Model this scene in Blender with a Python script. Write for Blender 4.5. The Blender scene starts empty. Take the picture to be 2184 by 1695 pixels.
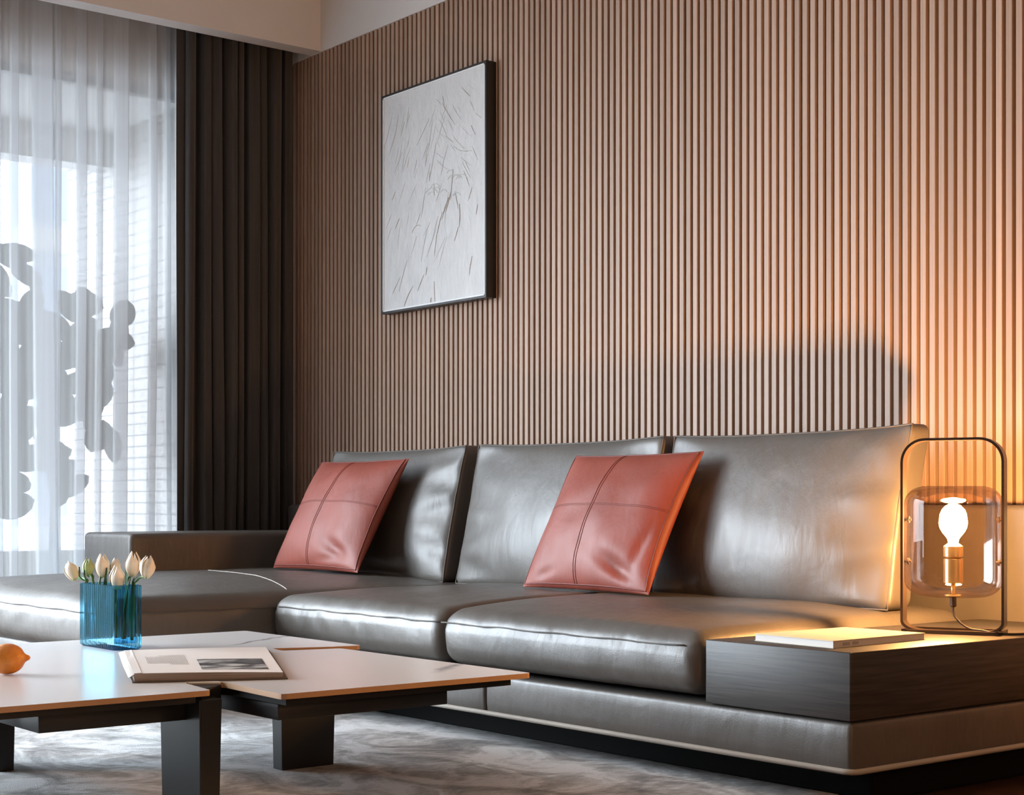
import bpy, bmesh, math, random
from mathutils import Vector, Matrix, noise
R = math.radians
S = bpy.context.scene
COL = S.collection
rnd = random.Random(7)

# ------------------------------------------------------------------ materials
def new_mat(name):
    m = bpy.data.materials.new(name); m.use_nodes = True
    nt = m.node_tree
    return m, nt, nt.nodes['Principled BSDF'], nt.nodes['Material Output']

def nd(nt, t, **kw):
    n = nt.nodes.new(t)
    for k, v in kw.items():
        if k in n.inputs.keys(): n.inputs[k].default_value = v
        else: setattr(n, k, v)
    return n

def coords(nt, scale=(1, 1, 1), rot=(0, 0, 0)):
    tc = nd(nt, 'ShaderNodeTexCoord'); mp = nd(nt, 'ShaderNodeMapping')
    mp.inputs['Scale'].default_value = scale; mp.inputs['Rotation'].default_value = rot
    nt.links.new(tc.outputs['Object'], mp.inputs['Vector'])
    return mp.outputs['Vector']

def ramp(nt, fac, stops):
    r = nd(nt, 'ShaderNodeValToRGB')
    el = r.color_ramp.elements
    while len(el) < len(stops): el.new(0.5)
    for e, (p, c) in zip(el, stops):
        e.position = p; e.color = (*c, 1)
    nt.links.new(fac, r.inputs['Fac'])
    return r.outputs['Color']

def bump(nt, bsdf, height, strength=0.2, dist=0.01):
    b = nd(nt, 'ShaderNodeBump'); b.inputs['Strength'].default_value = strength; b.inputs['Distance'].default_value = dist
    nt.links.new(height, b.inputs['Height']); nt.links.new(b.outputs['Normal'], bsdf.inputs['Normal'])

def simple(name, col, rough=0.5, metal=0.0, spec=0.5, var=0.12, scale=(6, 6, 6), bmp=0.0, bscale=80, detail=4):
    """procedural material: base colour broken up by noise, optional fine bump"""
    m, nt, b, o = new_mat(name)
    n = nd(nt, 'ShaderNodeTexNoise', Scale=1.0, Detail=detail)
    nt.links.new(coords(nt, scale), n.inputs['Vector'])
    lo = tuple(c * (1 - var) for c in col); hi = tuple(min(1, c * (1 + var)) for c in col)
    nt.links.new(ramp(nt, n.outputs['Fac'], [(0.3, lo), (0.7, hi)]), b.inputs['Base Color'])
    b.inputs['Roughness'].default_value = rough; b.inputs['Metallic'].default_value = metal
    b.inputs['Specular IOR Level'].default_value = spec
    if bmp:
        n2 = nd(nt, 'ShaderNodeTexNoise', Scale=1.0, Detail=3)
        nt.links.new(coords(nt, (bscale,) * 3), n2.inputs['Vector'])
        bump(nt, b, n2.outputs['Fac'], bmp, 0.004)
    return m

def leather(name, col, rough, bmp=0.35, streak=1.0):
    m, nt, b, o = new_mat(name)
    n = nd(nt, 'ShaderNodeTexNoise', Scale=5.0, Detail=6, Roughness=0.6)
    nt.links.new(coords(nt), n.inputs['Vector'])
    lo = tuple(c * 0.88 for c in col); hi = tuple(c * 1.12 for c in col)
    nt.links.new(ramp(nt, n.outputs['Fac'], [(0.3, lo), (0.7, hi)]), b.inputs['Base Color'])
    v = nd(nt, 'ShaderNodeTexVoronoi', Scale=260.0); nt.links.new(coords(nt), v.inputs['Vector'])
    n3 = nd(nt, 'ShaderNodeTexNoise', Scale=24.0, Detail=3, Distortion=0.35)
    nt.links.new(coords(nt, (1, 1, 0.35)), n3.inputs['Vector'])
    n4 = nd(nt, 'ShaderNodeTexNoise', Scale=7.0, Detail=2, Distortion=0.8)
    nt.links.new(coords(nt), n4.inputs['Vector'])
    ad = nd(nt, 'ShaderNodeMath', operation='MULTIPLY_ADD'); ad.inputs[1].default_value = 0.05
    nt.links.new(v.outputs['Distance'], ad.inputs[0])
    ad2 = nd(nt, 'ShaderNodeMath', operation='MULTIPLY_ADD'); ad2.inputs[1].default_value = 0.9 * streak
    nt.links.new(n3.outputs['Fac'], ad2.inputs[0]); nt.links.new(n4.outputs['Fac'], ad2.inputs[2])
    nt.links.new(ad2.outputs[0], ad.inputs[2])
    bump(nt, b, ad.outputs[0], bmp, 0.012)
    rr = nd(nt, 'ShaderNodeMapRange'); rr.inputs['To Min'].default_value = rough - 0.07; rr.inputs['To Max'].default_value = rough + 0.08
    nt.links.new(n3.outputs['Fac'], rr.inputs['Value']); nt.links.new(rr.outputs[0], b.inputs['Roughness'])
    b.inputs['Specular IOR Level'].default_value = 0.62
    return m

M = {}
M['leather'] = leather('grey_leather', (0.102, 0.090, 0.079), 0.43, 0.2)
M['terracotta'] = leather('terracotta_leather', (0.255, 0.048, 0.027), 0.56, 0.2)
M['stitch_grey'] = simple('grey_stitching', (0.10, 0.088, 0.076), 0.6)
M['stitch_light'] = simple('pale_stitching', (0.42, 0.38, 0.33), 0.6)
M['stitch_red'] = simple('red_stitching', (0.17, 0.030, 0.020), 0.6)
M['black'] = simple('black_plinth', (0.004, 0.004, 0.004), 0.8, spec=0.15)
M['dark_metal'] = simple('dark_table_metal', (0.012, 0.012, 0.0125), 0.36, 0.0, 0.5)
M['bronze'] = simple('bronze_lamp_metal', (0.055, 0.034, 0.025), 0.35, 0.5)
M['gold_edge'] = simple('bronze_edge', (0.42, 0.25, 0.14), 0.4)
M['white_paint'] = simple('white_paint', (0.72, 0.70, 0.68), 0.8, var=0.02)
M['room_paint'] = simple('room_paint', (0.42, 0.33, 0.26), 0.85, var=0.03)
M['black_frame'] = simple('black_frame', (0.018, 0.017, 0.017), 0.35)
M['white_fillet'] = simple('white_canvas_edge', (0.80, 0.80, 0.80), 0.6, var=0.02)
M['relief'] = simple('relief_paint', (0.62, 0.62, 0.61), 0.6, var=0.08, scale=(30, 30, 30))
M['relief_dark'] = simple('relief_ochre', (0.44, 0.40, 0.34), 0.6, var=0.35, scale=(40, 40, 40))
M['paper'] = simple('paper', (0.74, 0.69, 0.65), 0.55, var=0.02)
M['paper_edge'] = simple('paper_edges', (0.36, 0.30, 0.26), 0.8, var=0.25, scale=(4, 4, 500))
M['cover'] = simple('book_cover', (0.10, 0.075, 0.065), 0.5)
M['ink'] = simple('text_ink', (0.42, 0.39, 0.37), 0.7)
M['tulip'] = None
M['stem'] = simple('tulip_stem', (0.07, 0.20, 0.035), 0.45, var=0.25, scale=(30, 30, 30))
M['leaf'] = simple('tulip_leaf', (0.035, 0.12, 0.03), 0.4, var=0.3, scale=(30, 30, 8))
M['fig_leaf'] = simple('fig_leaf', (0.030, 0.060, 0.040), 0.4, var=0.3)
M['bark'] = simple('fig_bark', (0.08, 0.06, 0.045), 0.8)
M['pot'] = simple('plant_pot', (0.62, 0.62, 0.60), 0.6)
M['magazine'] = simple('magazine_cover', (0.62, 0.54, 0.40), 0.35, var=0.08, scale=(9, 3, 3))
M['cord'] = simple('cord_rubber', (0.03, 0.018, 0.012), 0.5)
M['brass'] = simple('socket_metal', (0.62, 0.46, 0.26), 0.3, 0.9)
M['steel'] = simple('steel_screw', (0.5, 0.47, 0.45), 0.25, 1.0)
M['alum'] = simple('window_aluminium', (0.10, 0.10, 0.105), 0.45)
M['concrete'] = simple('balcony_render', (0.66, 0.66, 0.66), 0.85, var=0.03)
M['balcony_floor'] = simple('balcony_floor', (0.5, 0.5, 0.5), 0.8)
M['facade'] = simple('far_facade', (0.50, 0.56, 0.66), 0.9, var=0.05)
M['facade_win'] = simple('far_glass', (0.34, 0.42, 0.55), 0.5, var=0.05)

# slat wood: each slat its own tone, fine vertical grain
def mk_slat():
    m, nt, b, o = new_mat('walnut_slats')
    tc = nd(nt, 'ShaderNodeTexCoord'); sp = nd(nt, 'ShaderNodeSeparateXYZ'); nt.links.new(tc.outputs['Object'], sp.inputs[0])
    dv = nd(nt, 'ShaderNodeMath', operation='DIVIDE'); dv.inputs[1].default_value = 0.03366; nt.links.new(sp.outputs['X'], dv.inputs[0])
    fl = nd(nt, 'ShaderNodeMath', operation='FLOOR'); nt.links.new(dv.outputs[0], fl.inputs[0])
    wn = nd(nt, 'ShaderNodeTexWhiteNoise', noise_dimensions='1D'); nt.links.new(fl.outputs[0], wn.inputs['W'])
    n = nd(nt, 'ShaderNodeTexNoise', Scale=1.0, Detail=5)
    nt.links.new(coords(nt, (230, 60, 1.6)), n.inputs['Vector'])
    mx = nd(nt, 'ShaderNodeMath', operation='MULTIPLY_ADD'); mx.inputs[1].default_value = 0.45
    nt.links.new(wn.outputs['Value'], mx.inputs[0]); nt.links.new(n.outputs['Fac'], mx.inputs[2])
    nt.links.new(ramp(nt, mx.outputs[0], [(0.35, (0.30, 0.195, 0.137)), (0.95, (0.46, 0.315, 0.235))]), b.inputs['Base Color'])
    b.inputs['Roughness'].default_value = 0.55
    bump(nt, b, n.outputs['Fac'], 0.08, 0.002)
    return m
M['slat'] = mk_slat()
M['slat_back'] = simple('dark_slat_backing', (0.012, 0.008, 0.006), 0.9)

def wood(name, lo, hi, scale, rough):
    m, nt, b, o = new_mat(name)
    n = nd(nt, 'ShaderNodeTexNoise', Scale=1.0, Detail=6, Distortion=0.4)
    nt.links.new(coords(nt, scale), n.inputs['Vector'])
    nt.links.new(ramp(nt, n.outputs['Fac'], [(0.35, lo), (0.68, hi)]), b.inputs['Base Color'])
    b.inputs['Roughness'].default_value = rough
    bump(nt, b, n.outputs['Fac'], 0.12, 0.003)
    return m
M['shelf_wood'] = wood('dark_oak', (0.022, 0.019, 0.017), (0.055, 0.046, 0.040), (5, 5, 120), 0.5)
M['floor_wood'] = wood('dark_floor_wood', (0.05, 0.025, 0.016), (0.12, 0.06, 0.038), (3, 40, 3), 0.35)

# rug: brushed cloudy greys
def mk_rug():
    m, nt, b, o = new_mat('cloud_rug')
    n = nd(nt, 'ShaderNodeTexNoise', Scale=1.0, Detail=8, Roughness=0.62, Distortion=1.1)
    nt.links.new(coords(nt, (3.4, 5.0, 1), (0, 0, R(-38))), n.inputs['Vector'])
    n2 = nd(nt, 'ShaderNodeTexNoise', Scale=1.0, Detail=4, Roughness=0.7)
    nt.links.new(coords(nt, (60, 22, 1), (0, 0, R(-38))), n2.inputs['Vector'])
    ma = nd(nt, 'ShaderNodeMath', operation='MULTIPLY_ADD'); ma.inputs[1].default_value = 0.28
    nt.links.new(n2.outputs['Fac'], ma.inputs[0]); nt.links.new(n.outputs['Fac'], ma.inputs[2])
    nt.links.new(ramp(nt, ma.outputs[0], [(0.47, (0.13, 0.125, 0.125)), (0.56, (0.32, 0.31, 0.305)), (0.63, (0.52, 0.51, 0.50)), (0.72, (0.84, 0.84, 0.85))]), b.inputs['Base Color'])
    b.inputs['Roughness'].default_value = 0.95; b.inputs['Sheen Weight'].default_value = 0.3
    n3 = nd(nt, 'ShaderNodeTexNoise', Scale=400.0, Detail=2); nt.links.new(coords(nt), n3.inputs['Vector'])
    bump(nt, b, n3.outputs['Fac'], 0.6, 0.006)
    return m
M['rug'] = mk_rug()

# ceramic table top with two grey veins
def mk_ceramic():
    m, nt, b, o = new_mat('white_ceramic')
    tc = nd(nt, 'ShaderNodeTexCoord'); nz = nd(nt, 'ShaderNodeTexNoise', Scale=6.0, Detail=5)
    nt.links.new(tc.outputs['Object'], nz.inputs['Vector'])
    sp = nd(nt, 'ShaderNodeSeparateXYZ'); nt.links.new(tc.outputs['Object'], sp.inputs[0])
    def vein(p, q, width):
        dx, dy = q[0]-p[0], q[1]-p[1]; L = math.hypot(dx, dy); nx, ny = -dy/L, dx/L
        a = nd(nt, 'ShaderNodeMath', operation='MULTIPLY'); a.inputs[1].default_value = nx; nt.links.new(sp.outputs['X'], a.inputs[0])
        c = nd(nt, 'ShaderNodeMath', operation='MULTIPLY_ADD'); c.inputs[1].default_value = ny; nt.links.new(sp.outputs['Y'], c.inputs[0]); nt.links.new(a.outputs[0], c.inputs[2])
        d = nd(nt, 'ShaderNodeMath', operation='SUBTRACT'); d.inputs[1].default_value = nx*p[0]+ny*p[1]; nt.links.new(c.outputs[0], d.inputs[0])
        e = nd(nt, 'ShaderNodeMath', operation='MULTIPLY_ADD'); e.inputs[1].default_value = 0.09; nt.links.new(nz.outputs['Fac'], e.inputs[0]); nt.links.new(d.outputs[0], e.inputs[2])
        s0 = nd(nt, 'ShaderNodeMath', operation='SUBTRACT'); s0.inputs[1].default_value = 0.045; nt.links.new(e.outputs[0], s0.inputs[0])
        f = nd(nt, 'ShaderNodeMath', operation='ABSOLUTE'); nt.links.new(s0.outputs[0], f.inputs[0])
        g = nd(nt, 'ShaderNodeMapRange'); g.inputs['From Min'].default_value = 0; g.inputs['From Max'].default_value = width
        g.inputs['To Min'].default_value = 1; g.inputs['To Max'].default_value = 0
        nt.links.new(f.outputs[0], g.inputs['Value'])
        # the vein fades out at both ends
        ux, uy = dx/L, dy/L
        h1 = nd(nt, 'ShaderNodeMath', operation='MULTIPLY'); h1.inputs[1].default_value = ux; nt.links.new(sp.outputs['X'], h1.inputs[0])
        h2 = nd(nt, 'ShaderNodeMath', operation='MULTIPLY_ADD'); h2.inputs[1].default_value = uy; nt.links.new(sp.outputs['Y'], h2.inputs[0]); nt.links.new(h1.outputs[0], h2.inputs[2])
        h3 = nd(nt, 'ShaderNodeMapRange', interpolation_type='SMOOTHSTEP'); o0 = ux*p[0] + uy*p[1]
        h3.inputs['From Min'].default_value = o0 - 0.10; h3.inputs['From Max'].default_value = o0 + 0.06
        nt.links.new(h2.outputs[0], h3.inputs['Value'])
        h4 = nd(nt, 'ShaderNodeMath', operation='MULTIPLY'); nt.links.new(g.outputs[0], h4.inputs[0]); nt.links.new(h3.outputs[0], h4.inputs[1])
        return h4.outputs[0]
    v1 = vein((2.162, -1.60), (1.98, -1.28), 0.012)
    v2 = vein((3.107, -1.56), (2.82, -1.21), 0.022)
    mxx = nd(nt, 'ShaderNodeMath', operation='MAXIMUM'); nt.links.new(v1, mxx.inputs[0]); nt.links.new(v2, mxx.inputs[1])
    mul = nd(nt, 'ShaderNodeMath', operation='MULTIPLY'); mul.inputs[1].default_value = 0.75; nt.links.new(mxx.outputs[0], mul.inputs[0])
    nt.links.new(ramp(nt, mul.outputs[0], [(0.0, (0.66, 0.64, 0.63)), (0.9, (0.16, 0.15, 0.15))]), b.inputs['Base Color'])
    b.inputs['Roughness'].default_value = 0.24
    return m
M['ceramic'] = mk_ceramic()

# curtains
def mk_sheer():
    m, nt, b, o = new_mat('sheer_voile')
    nt.nodes.remove(b)
    tr = nd(nt, 'ShaderNodeBsdfTransparent'); tr.inputs[0].default_value = (0.97, 0.98, 1, 1)
    tl = nd(nt, 'ShaderNodeBsdfTranslucent'); tl.inputs[0].default_value = (0.90, 0.93, 0.95, 1)
    df = nd(nt, 'ShaderNodeBsdfDiffuse'); df.inputs[0].default_value = (0.86, 0.87, 0.88, 1)
    m1 = nd(nt, 'ShaderNodeMixShader'); m1.inputs[0].default_value = 0.35
    nt.links.new(tl.outputs[0], m1.inputs[1]); nt.links.new(df.outputs[0], m1.inputs[2])
    # thread density: fine vertical weave variation
    n = nd(nt, 'ShaderNodeTexNoise', Scale=1.0, Detail=3); nt.links.new(coords(nt, (40, 40, 0.6)), n.inputs['Vector'])
    mr = nd(nt, 'ShaderNodeMapRange'); mr.inputs['To Min'].default_value = 0.46; mr.inputs['To Max'].default_value = 0.64
    nt.links.new(n.outputs['Fac'], mr.inputs['Value'])
    m2 = nd(nt, 'ShaderNodeMixShader'); nt.links.new(mr.outputs[0], m2.inputs[0])
    nt.links.new(tr.outputs[0], m2.inputs[1]); nt.links.new(m1.outputs[0], m2.inputs[2])
    nt.links.new(m2.outputs[0], o.inputs['Surface'])
    return m
M['sheer'] = mk_sheer()
M['drape'] = simple('charcoal_drape', (0.050, 0.046, 0.044), 0.85, var=0.25, scale=(50, 50, 1.5), bmp=0.2, bscale=500)
M['drape'].node_tree.nodes['Principled BSDF'].inputs['Sheen Weight'].default_value = 0.25

def glassy(name, tint, gloss_rough=0.03, ior=1.45, bump_rib=None, extra=0.0):
    """thin clear wall: tinted see-through plus Fresnel reflection"""
    m, nt, b, o = new_mat(name); nt.nodes.remove(b)
    tr = nd(nt, 'ShaderNodeBsdfTransparent'); tr.inputs[0].default_value = (*tint, 1)
    gl = nd(nt, 'ShaderNodeBsdfGlossy'); gl.inputs['Roughness'].default_value = gloss_rough
    fr = nd(nt, 'ShaderNodeFresnel'); fr.inputs['IOR'].default_value = ior
    sc_ = nd(nt, 'ShaderNodeMath', operation='MULTIPLY'); sc_.inputs[1].default_value = 0.55; nt.links.new(fr.outputs[0], sc_.inputs[0]); fac = sc_.outputs[0]
    if extra:
        a = nd(nt, 'ShaderNodeMath', operation='ADD'); a.inputs[1].default_value = extra; nt.links.new(fac, a.inputs[0]); fac = a.outputs[0]
    mx = nd(nt, 'ShaderNodeMixShader'); nt.links.new(fac, mx.inputs[0])
    nt.links.new(tr.outputs[0], mx.inputs[1]); nt.links.new(gl.outputs[0], mx.inputs[2]); nt.links.new(mx.outputs[0], o.inputs['Surface'])
    return m
M['pane'] = glassy('clear_pane', (0.97, 0.985, 0.98), 0.0)
M['smoke_glass'] = glassy('smoky_glass', (0.87, 0.79, 0.74), 0.02, 1.5)
M['blue_glass'] = glassy('blue_glass', (0.20, 0.60, 0.82), 0.04, 1.4, extra=0.02)
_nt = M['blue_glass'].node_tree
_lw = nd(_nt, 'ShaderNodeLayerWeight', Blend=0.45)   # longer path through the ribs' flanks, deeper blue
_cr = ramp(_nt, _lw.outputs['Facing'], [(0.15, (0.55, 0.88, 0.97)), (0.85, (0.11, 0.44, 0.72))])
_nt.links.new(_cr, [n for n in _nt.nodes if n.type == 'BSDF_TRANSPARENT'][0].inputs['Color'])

def emit(name, col, strength):
    m, nt, b, o = new_mat(name); nt.nodes.remove(b)
    e = nd(nt, 'ShaderNodeEmission'); e.inputs[0].default_value = (*col, 1); e.inputs[1].default_value = strength
    nt.links.new(e.outputs[0], o.inputs['Surface'])
    return m
M['bulb'] = emit('lit_bulb', (1.0, 0.53, 0.18), 1400)

def mk_tulip():
    m, nt, b, o = new_mat('tulip_petals')
    tc = nd(nt, 'ShaderNodeTexCoord'); sp = nd(nt, 'ShaderNodeSeparateXYZ'); nt.links.new(tc.outputs['Generated'], sp.inputs[0])
    n = nd(nt, 'ShaderNodeTexNoise', Scale=1.0, Detail=3); nt.links.new(coords(nt, (120, 120, 25)), n.inputs['Vector'])
    ma = nd(nt, 'ShaderNodeMath', operation='MULTIPLY_ADD'); ma.inputs[1].default_value = 0.25
    nt.links.new(n.outputs['Fac'], ma.inputs[0]); nt.links.new(sp.outputs['Z'], ma.inputs[2])
    nt.links.new(ramp(nt, ma.outputs[0], [(0.08, (0.42, 0.50, 0.22)), (0.3, (0.80, 0.68, 0.50)), (0.85, (0.86, 0.78, 0.66))]), b.inputs['Base Color'])
    b.inputs['Roughness'].default_value = 0.5; b.inputs['Subsurface Weight'].default_value = 0.0
    return m
M['tulip'] = mk_tulip()
M['tulip_green'] = simple('green_tulip_bud', (0.40, 0.46, 0.18), 0.5, var=0.3, scale=(30, 30, 30))

def mk_orange():
    m, nt, b, o = new_mat('orange_peel')
    n = nd(nt, 'ShaderNodeTexNoise', Scale=1.0, Detail=3); nt.links.new(coords(nt, (25, 25, 25)), n.inputs['Vector'])
    nt.links.new(ramp(nt, n.outputs['Fac'], [(0.3, (0.60, 0.18, 0.015)), (0.7, (0.80, 0.30, 0.04))]), b.inputs['Base Color'])
    v = nd(nt, 'ShaderNodeTexVoronoi', Scale=260.0); nt.links.new(coords(nt), v.inputs['Vector'])
    bump(nt, b, v.outputs['Distance'], 0.25, 0.003); b.inputs['Roughness'].default_value = 0.4
    return m
M['orange'] = mk_orange()

def mk_plaster():
    m, nt, b, o = new_mat('white_plaster_canvas')
    n = nd(nt, 'ShaderNodeTexNoise', Scale=1.0, Detail=5, Distortion=1.5); nt.links.new(coords(nt, (14, 14, 5), (0, R(25), 0)), n.inputs['Vector'])
    nt.links.new(ramp(nt, n.outputs['Fac'], [(0.3, (0.60, 0.60, 0.60)), (0.7, (0.69, 0.69, 0.685))]), b.inputs['Base Color'])
    n2 = nd(nt, 'ShaderNodeTexNoise', Scale=1.0, Detail=6, Distortion=2.0); nt.links.new(coords(nt, (38, 20, 12), (0, R(30), 0)), n2.inputs['Vector'])
    bump(nt, b, n2.outputs['Fac'], 0.5, 0.012); b.inputs['Roughness'].default_value = 0.7
    return m
M['plaster'] = mk_plaster()

def mk_tile():
    m, nt, b, o = new_mat('balcony_wall_tiles')
    tc = nd(nt, 'ShaderNodeTexCoord'); sp = nd(nt, 'ShaderNodeSeparateXYZ'); cb = nd(nt, 'ShaderNodeCombineXYZ')
    nt.links.new(tc.outputs['Object'], sp.inputs[0]); nt.links.new(sp.outputs['X'], cb.inputs['X']); nt.links.new(sp.outputs['Z'], cb.inputs['Y'])
    br = nd(nt, 'ShaderNodeTexBrick', offset=0.0, Scale=1.0)
    br.inputs['Color1'].default_value = (0.35, 0.32, 0.305, 1); br.inputs['Color2'].default_value = (0.32, 0.295, 0.285, 1)
    br.inputs['Mortar'].default_value = (0.10, 0.095, 0.095, 1)
    br.inputs['Brick Width'].default_value = 0.27; br.inputs['Row Height'].default_value = 0.059; br.inputs['Mortar Size'].default_value = 0.004
    nt.links.new(cb.outputs[0], br.inputs['Vector'])
    nt.links.new(br.outputs['Color'], b.inputs['Base Color']); b.inputs['Roughness'].default_value = 0.6
    return m
M['tile'] = mk_tile()

def mk_photo():
    m, nt, b, o = new_mat('printed_photo')
    n = nd(nt, 'ShaderNodeTexNoise', Scale=1.0, Detail=4, Distortion=0.6); nt.links.new(coords(nt, (22, 12, 1)), n.inputs['Vector'])
    nt.links.new(ramp(nt, n.outputs['Fac'], [(0.40, (0.025, 0.022, 0.022)), (0.52, (0.13, 0.125, 0.12)), (0.62, (0.45, 0.43, 0.41))]), b.inputs['Base Color'])
    b.inputs['Roughness'].default_value = 0.5
    return m
M['photo'] = mk_photo()

# ------------------------------------------------------------------ helpers
def tag(o, label=None, cat=None, group=None, kind=None):
    if label: o['label'] = label
    if cat: o['category'] = cat
    if group: o['group'] = group
    if kind: o['kind'] = kind
    return o

def empty(name, loc, label, cat, group=None):
    o = bpy.data.objects.new(name, None); COL.objects.link(o); o.location = loc
    o.empty_display_size = 0.05
    return tag(o, label, cat, group)

def put(name, bm, mat, parent=None, smooth=True, mats=None, label=None):
    bmesh.ops.recalc_face_normals(bm, faces=bm.faces[:])
    me = bpy.data.meshes.new(name); bm.to_mesh(me); bm.free()
    for mm in ([mat] if mats is None else mats): me.materials.append(mm)
    if smooth:
        for p in me.polygons: p.use_smooth = True
    o = bpy.data.objects.new(name, me); COL.objects.link(o)
    if parent is not None:
        o.parent = parent
        if parent.type == 'EMPTY': o.matrix_parent_inverse = Matrix.Translation(parent.location).inverted()
    if label: o['label'] = label
    return o

def auto(o, ang=35):
    me = o.data
    bm = bmesh.new(); bm.from_mesh(me)
    for e in bm.edges:
        if len(e.link_faces) == 2 and e.calc_face_angle(0) > R(ang): e.smooth = False
    bm.to_mesh(me); bm.free()
    return o

def add_box(bm, lo, hi, bev=0.0, seg=2):
    r = bmesh.ops.create_cube(bm, size=1.0)
    c = [(a + b) / 2 for a, b in zip(lo, hi)]; s = [b - a for a, b in zip(lo, hi)]
    for v in r['verts']: v.co = Vector((c[0] + v.co.x * s[0], c[1] + v.co.y * s[1], c[2] + v.co.z * s[2]))
    if bev:
        es = list({e for v in r['verts'] for e in v.link_edges})
        bmesh.ops.bevel(bm, geom=es, offset=bev, segments=seg, affect='EDGES', profile=0.5)

def box(name, lo, hi, mat, parent=None, bev=0.004, seg=2, label=None):
    bm = bmesh.new(); add_box(bm, lo, hi, bev, seg)
    return auto(put(name, bm, mat, parent, label=label), 50)

def add_tube(bm, pts, rad, n=8, closed=False, taper=None):
    pts = [Vector(p) for p in pts]; N = len(pts); rings = []
    prev = None
    for i, p in enumerate(pts):
        if closed: t = pts[(i + 1) % N] - pts[i - 1]
        else: t = pts[min(i + 1, N - 1)] - pts[max(i - 1, 0)]
        if t.length < 1e-9: t = Vector((0, 0, 1))
        t.normalize()
        if prev is None:
            a = t.orthogonal().normalized()
        else:
            a = prev - t * prev.dot(t)
            a = a.normalized() if a.length > 1e-6 else t.orthogonal().normalized()
        prev = a; b = t.cross(a)
        r = rad if taper is None else rad * taper(i / max(1, N - 1))
        rings.append([bm.verts.new(p + (a * math.cos(2*math.pi*k/n) + b * math.sin(2*math.pi*k/n)) * r) for k in range(n)])
    for i in range(N if closed else N - 1):
        A, B = rings[i], rings[(i + 1) % N]
        for k in range(n):
            try: bm.faces.new((A[k], A[(k+1) % n], B[(k+1) % n], B[k]))
            except ValueError: pass
    if not closed:
        bm.faces.new(rings[0][::-1]); bm.faces.new(rings[-1])

def tube(name, pts, rad, mat, parent=None, n=8, closed=False, taper=None, label=None):
    bm = bmesh.new(); add_tube(bm, pts, rad, n, closed, taper)
    return put(name, bm, mat, parent, label=label)

def add_lathe(bm, prof, cx, cy, n=32, cap=True):
    rings = []
    for r, z in prof:
        rings.append([bm.verts.new((cx + r*math.cos(2*math.pi*k/n), cy + r*math.sin(2*math.pi*k/n), z)) for k in range(n)])
    for A, B in zip(rings, rings[1:]):
        for k in range(n): bm.faces.new((A[k], A[(k+1) % n], B[(k+1) % n], B[k]))
    if cap:
        bm.faces.new(rings[0][::-1]); bm.faces.new(rings[-1])

def add_prism(bm, poly, z0, z1):
    a = [bm.verts.new((x, y, z0)) for x, y in poly]; b = [bm.verts.new((x, y, z1)) for x, y in poly]
    n = len(poly)
    fs = [bm.faces.new(a[::-1]), bm.faces.new(b)]
    for i in range(n): bm.faces.new((a[i], a[(i+1) % n], b[(i+1) % n], b[i]))
    return fs

def rounded_poly(poly, r, n=5):
    out = []
    N = len(poly)
    for i in range(N):
        p0, p, p1 = Vector(poly[i-1]), Vector(poly[i]), Vector(poly[(i+1) % N])
        a = (p0 - p); b = (p1 - p); rr = min(r, a.length*0.45, b.length*0.45)
        a = p + a.normalized()*rr; b = p + b.normalized()*rr
        for k in range(n + 1):
            t = k / n
            q = a*(1-t)**2 + p*2*t*(1-t) + b*t*t
            out.append((q.x, q.y))
    return out

def axis_samples(h, r, nr, nm):
    s = [-h + r*(1 - math.cos(math.pi/2*k/nr)) for k in range(nr)]
    m = [(-h + r) + (2*h - 2*r)*k/nm for k in range(nm + 1)]
    return s + m + [-x for x in s[::-1]]

def rbox(bm, half, r, nm=(10, 8, 8), nr=5, f=None):
    """rounded block as a dense grid; f maps the local rounded point (and its unit coords) to the final place"""
    ax = [axis_samples(half[i], r, nr, nm[i]) for i in range(3)]
    cache = {}
    def vert(i, j, k):
        key = (i, j, k)
        if key in cache: return cache[key]
        p = Vector((ax[0][i], ax[1][j], ax[2][k]))
        q = Vector([max(-half[a] + r, min(half[a] - r, p[a])) for a in range(3)])
        d = p - q
        if d.length > 1e-9: p = q + d.normalized()*r
        u = Vector([p[a]/half[a] for a in range(3)])
        w = f(p, u) if f else p
        cache[key] = bm.verts.new(w)
        return cache[key]
    nx, ny, nz = [len(a) - 1 for a in ax]
    for (a, b, fix, cnt) in ((0, 1, 2, nz), (0, 2, 1, ny), (1, 2, 0, nx)):
        na, nb = [nx, ny, nz][a], [nx, ny, nz][b]
        for side in (0, cnt):
            for i in range(na):
                for j in range(nb):
                    ids = []
                    for (ii, jj) in ((i, j), (i+1, j), (i+1, j+1), (i, j+1)):
                        key = [0, 0, 0]; key[a] = ii; key[b] = jj; key[fix] = side
                        ids.append(vert(*key))
                    if len(set(ids)) == 4: bm.faces.new(ids)

def sst(a, b, x):
    t = max(0.0, min(1.0, (x - a)/(b - a))); return t*t*(3 - 2*t)

# ------------------------------------------------------------------ setting
def struct(name, bm, mat, parent=None, smooth=False):
    o = put(name, bm, mat, parent, smooth)
    if parent is None: o['kind'] = 'structure'
    return o

XR, YB, ZC = 8.3, -7.2, 3.18  # back wall, window, balcony, fig, curtains, painting: coordinates scaled up about the camera
bm = bmesh.new(); add_box(bm, (-0.96, YB - 0.1, -0.12), (XR + 0.1, 0.36, 0.0)); struct('floor', bm, M['floor_wood'])
bm = bmesh.new(); add_box(bm, (-0.96, YB - 0.1, ZC), (XR + 0.1, 0.36, ZC + 0.1)); struct('ceiling', bm, M['white_paint'])
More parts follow.
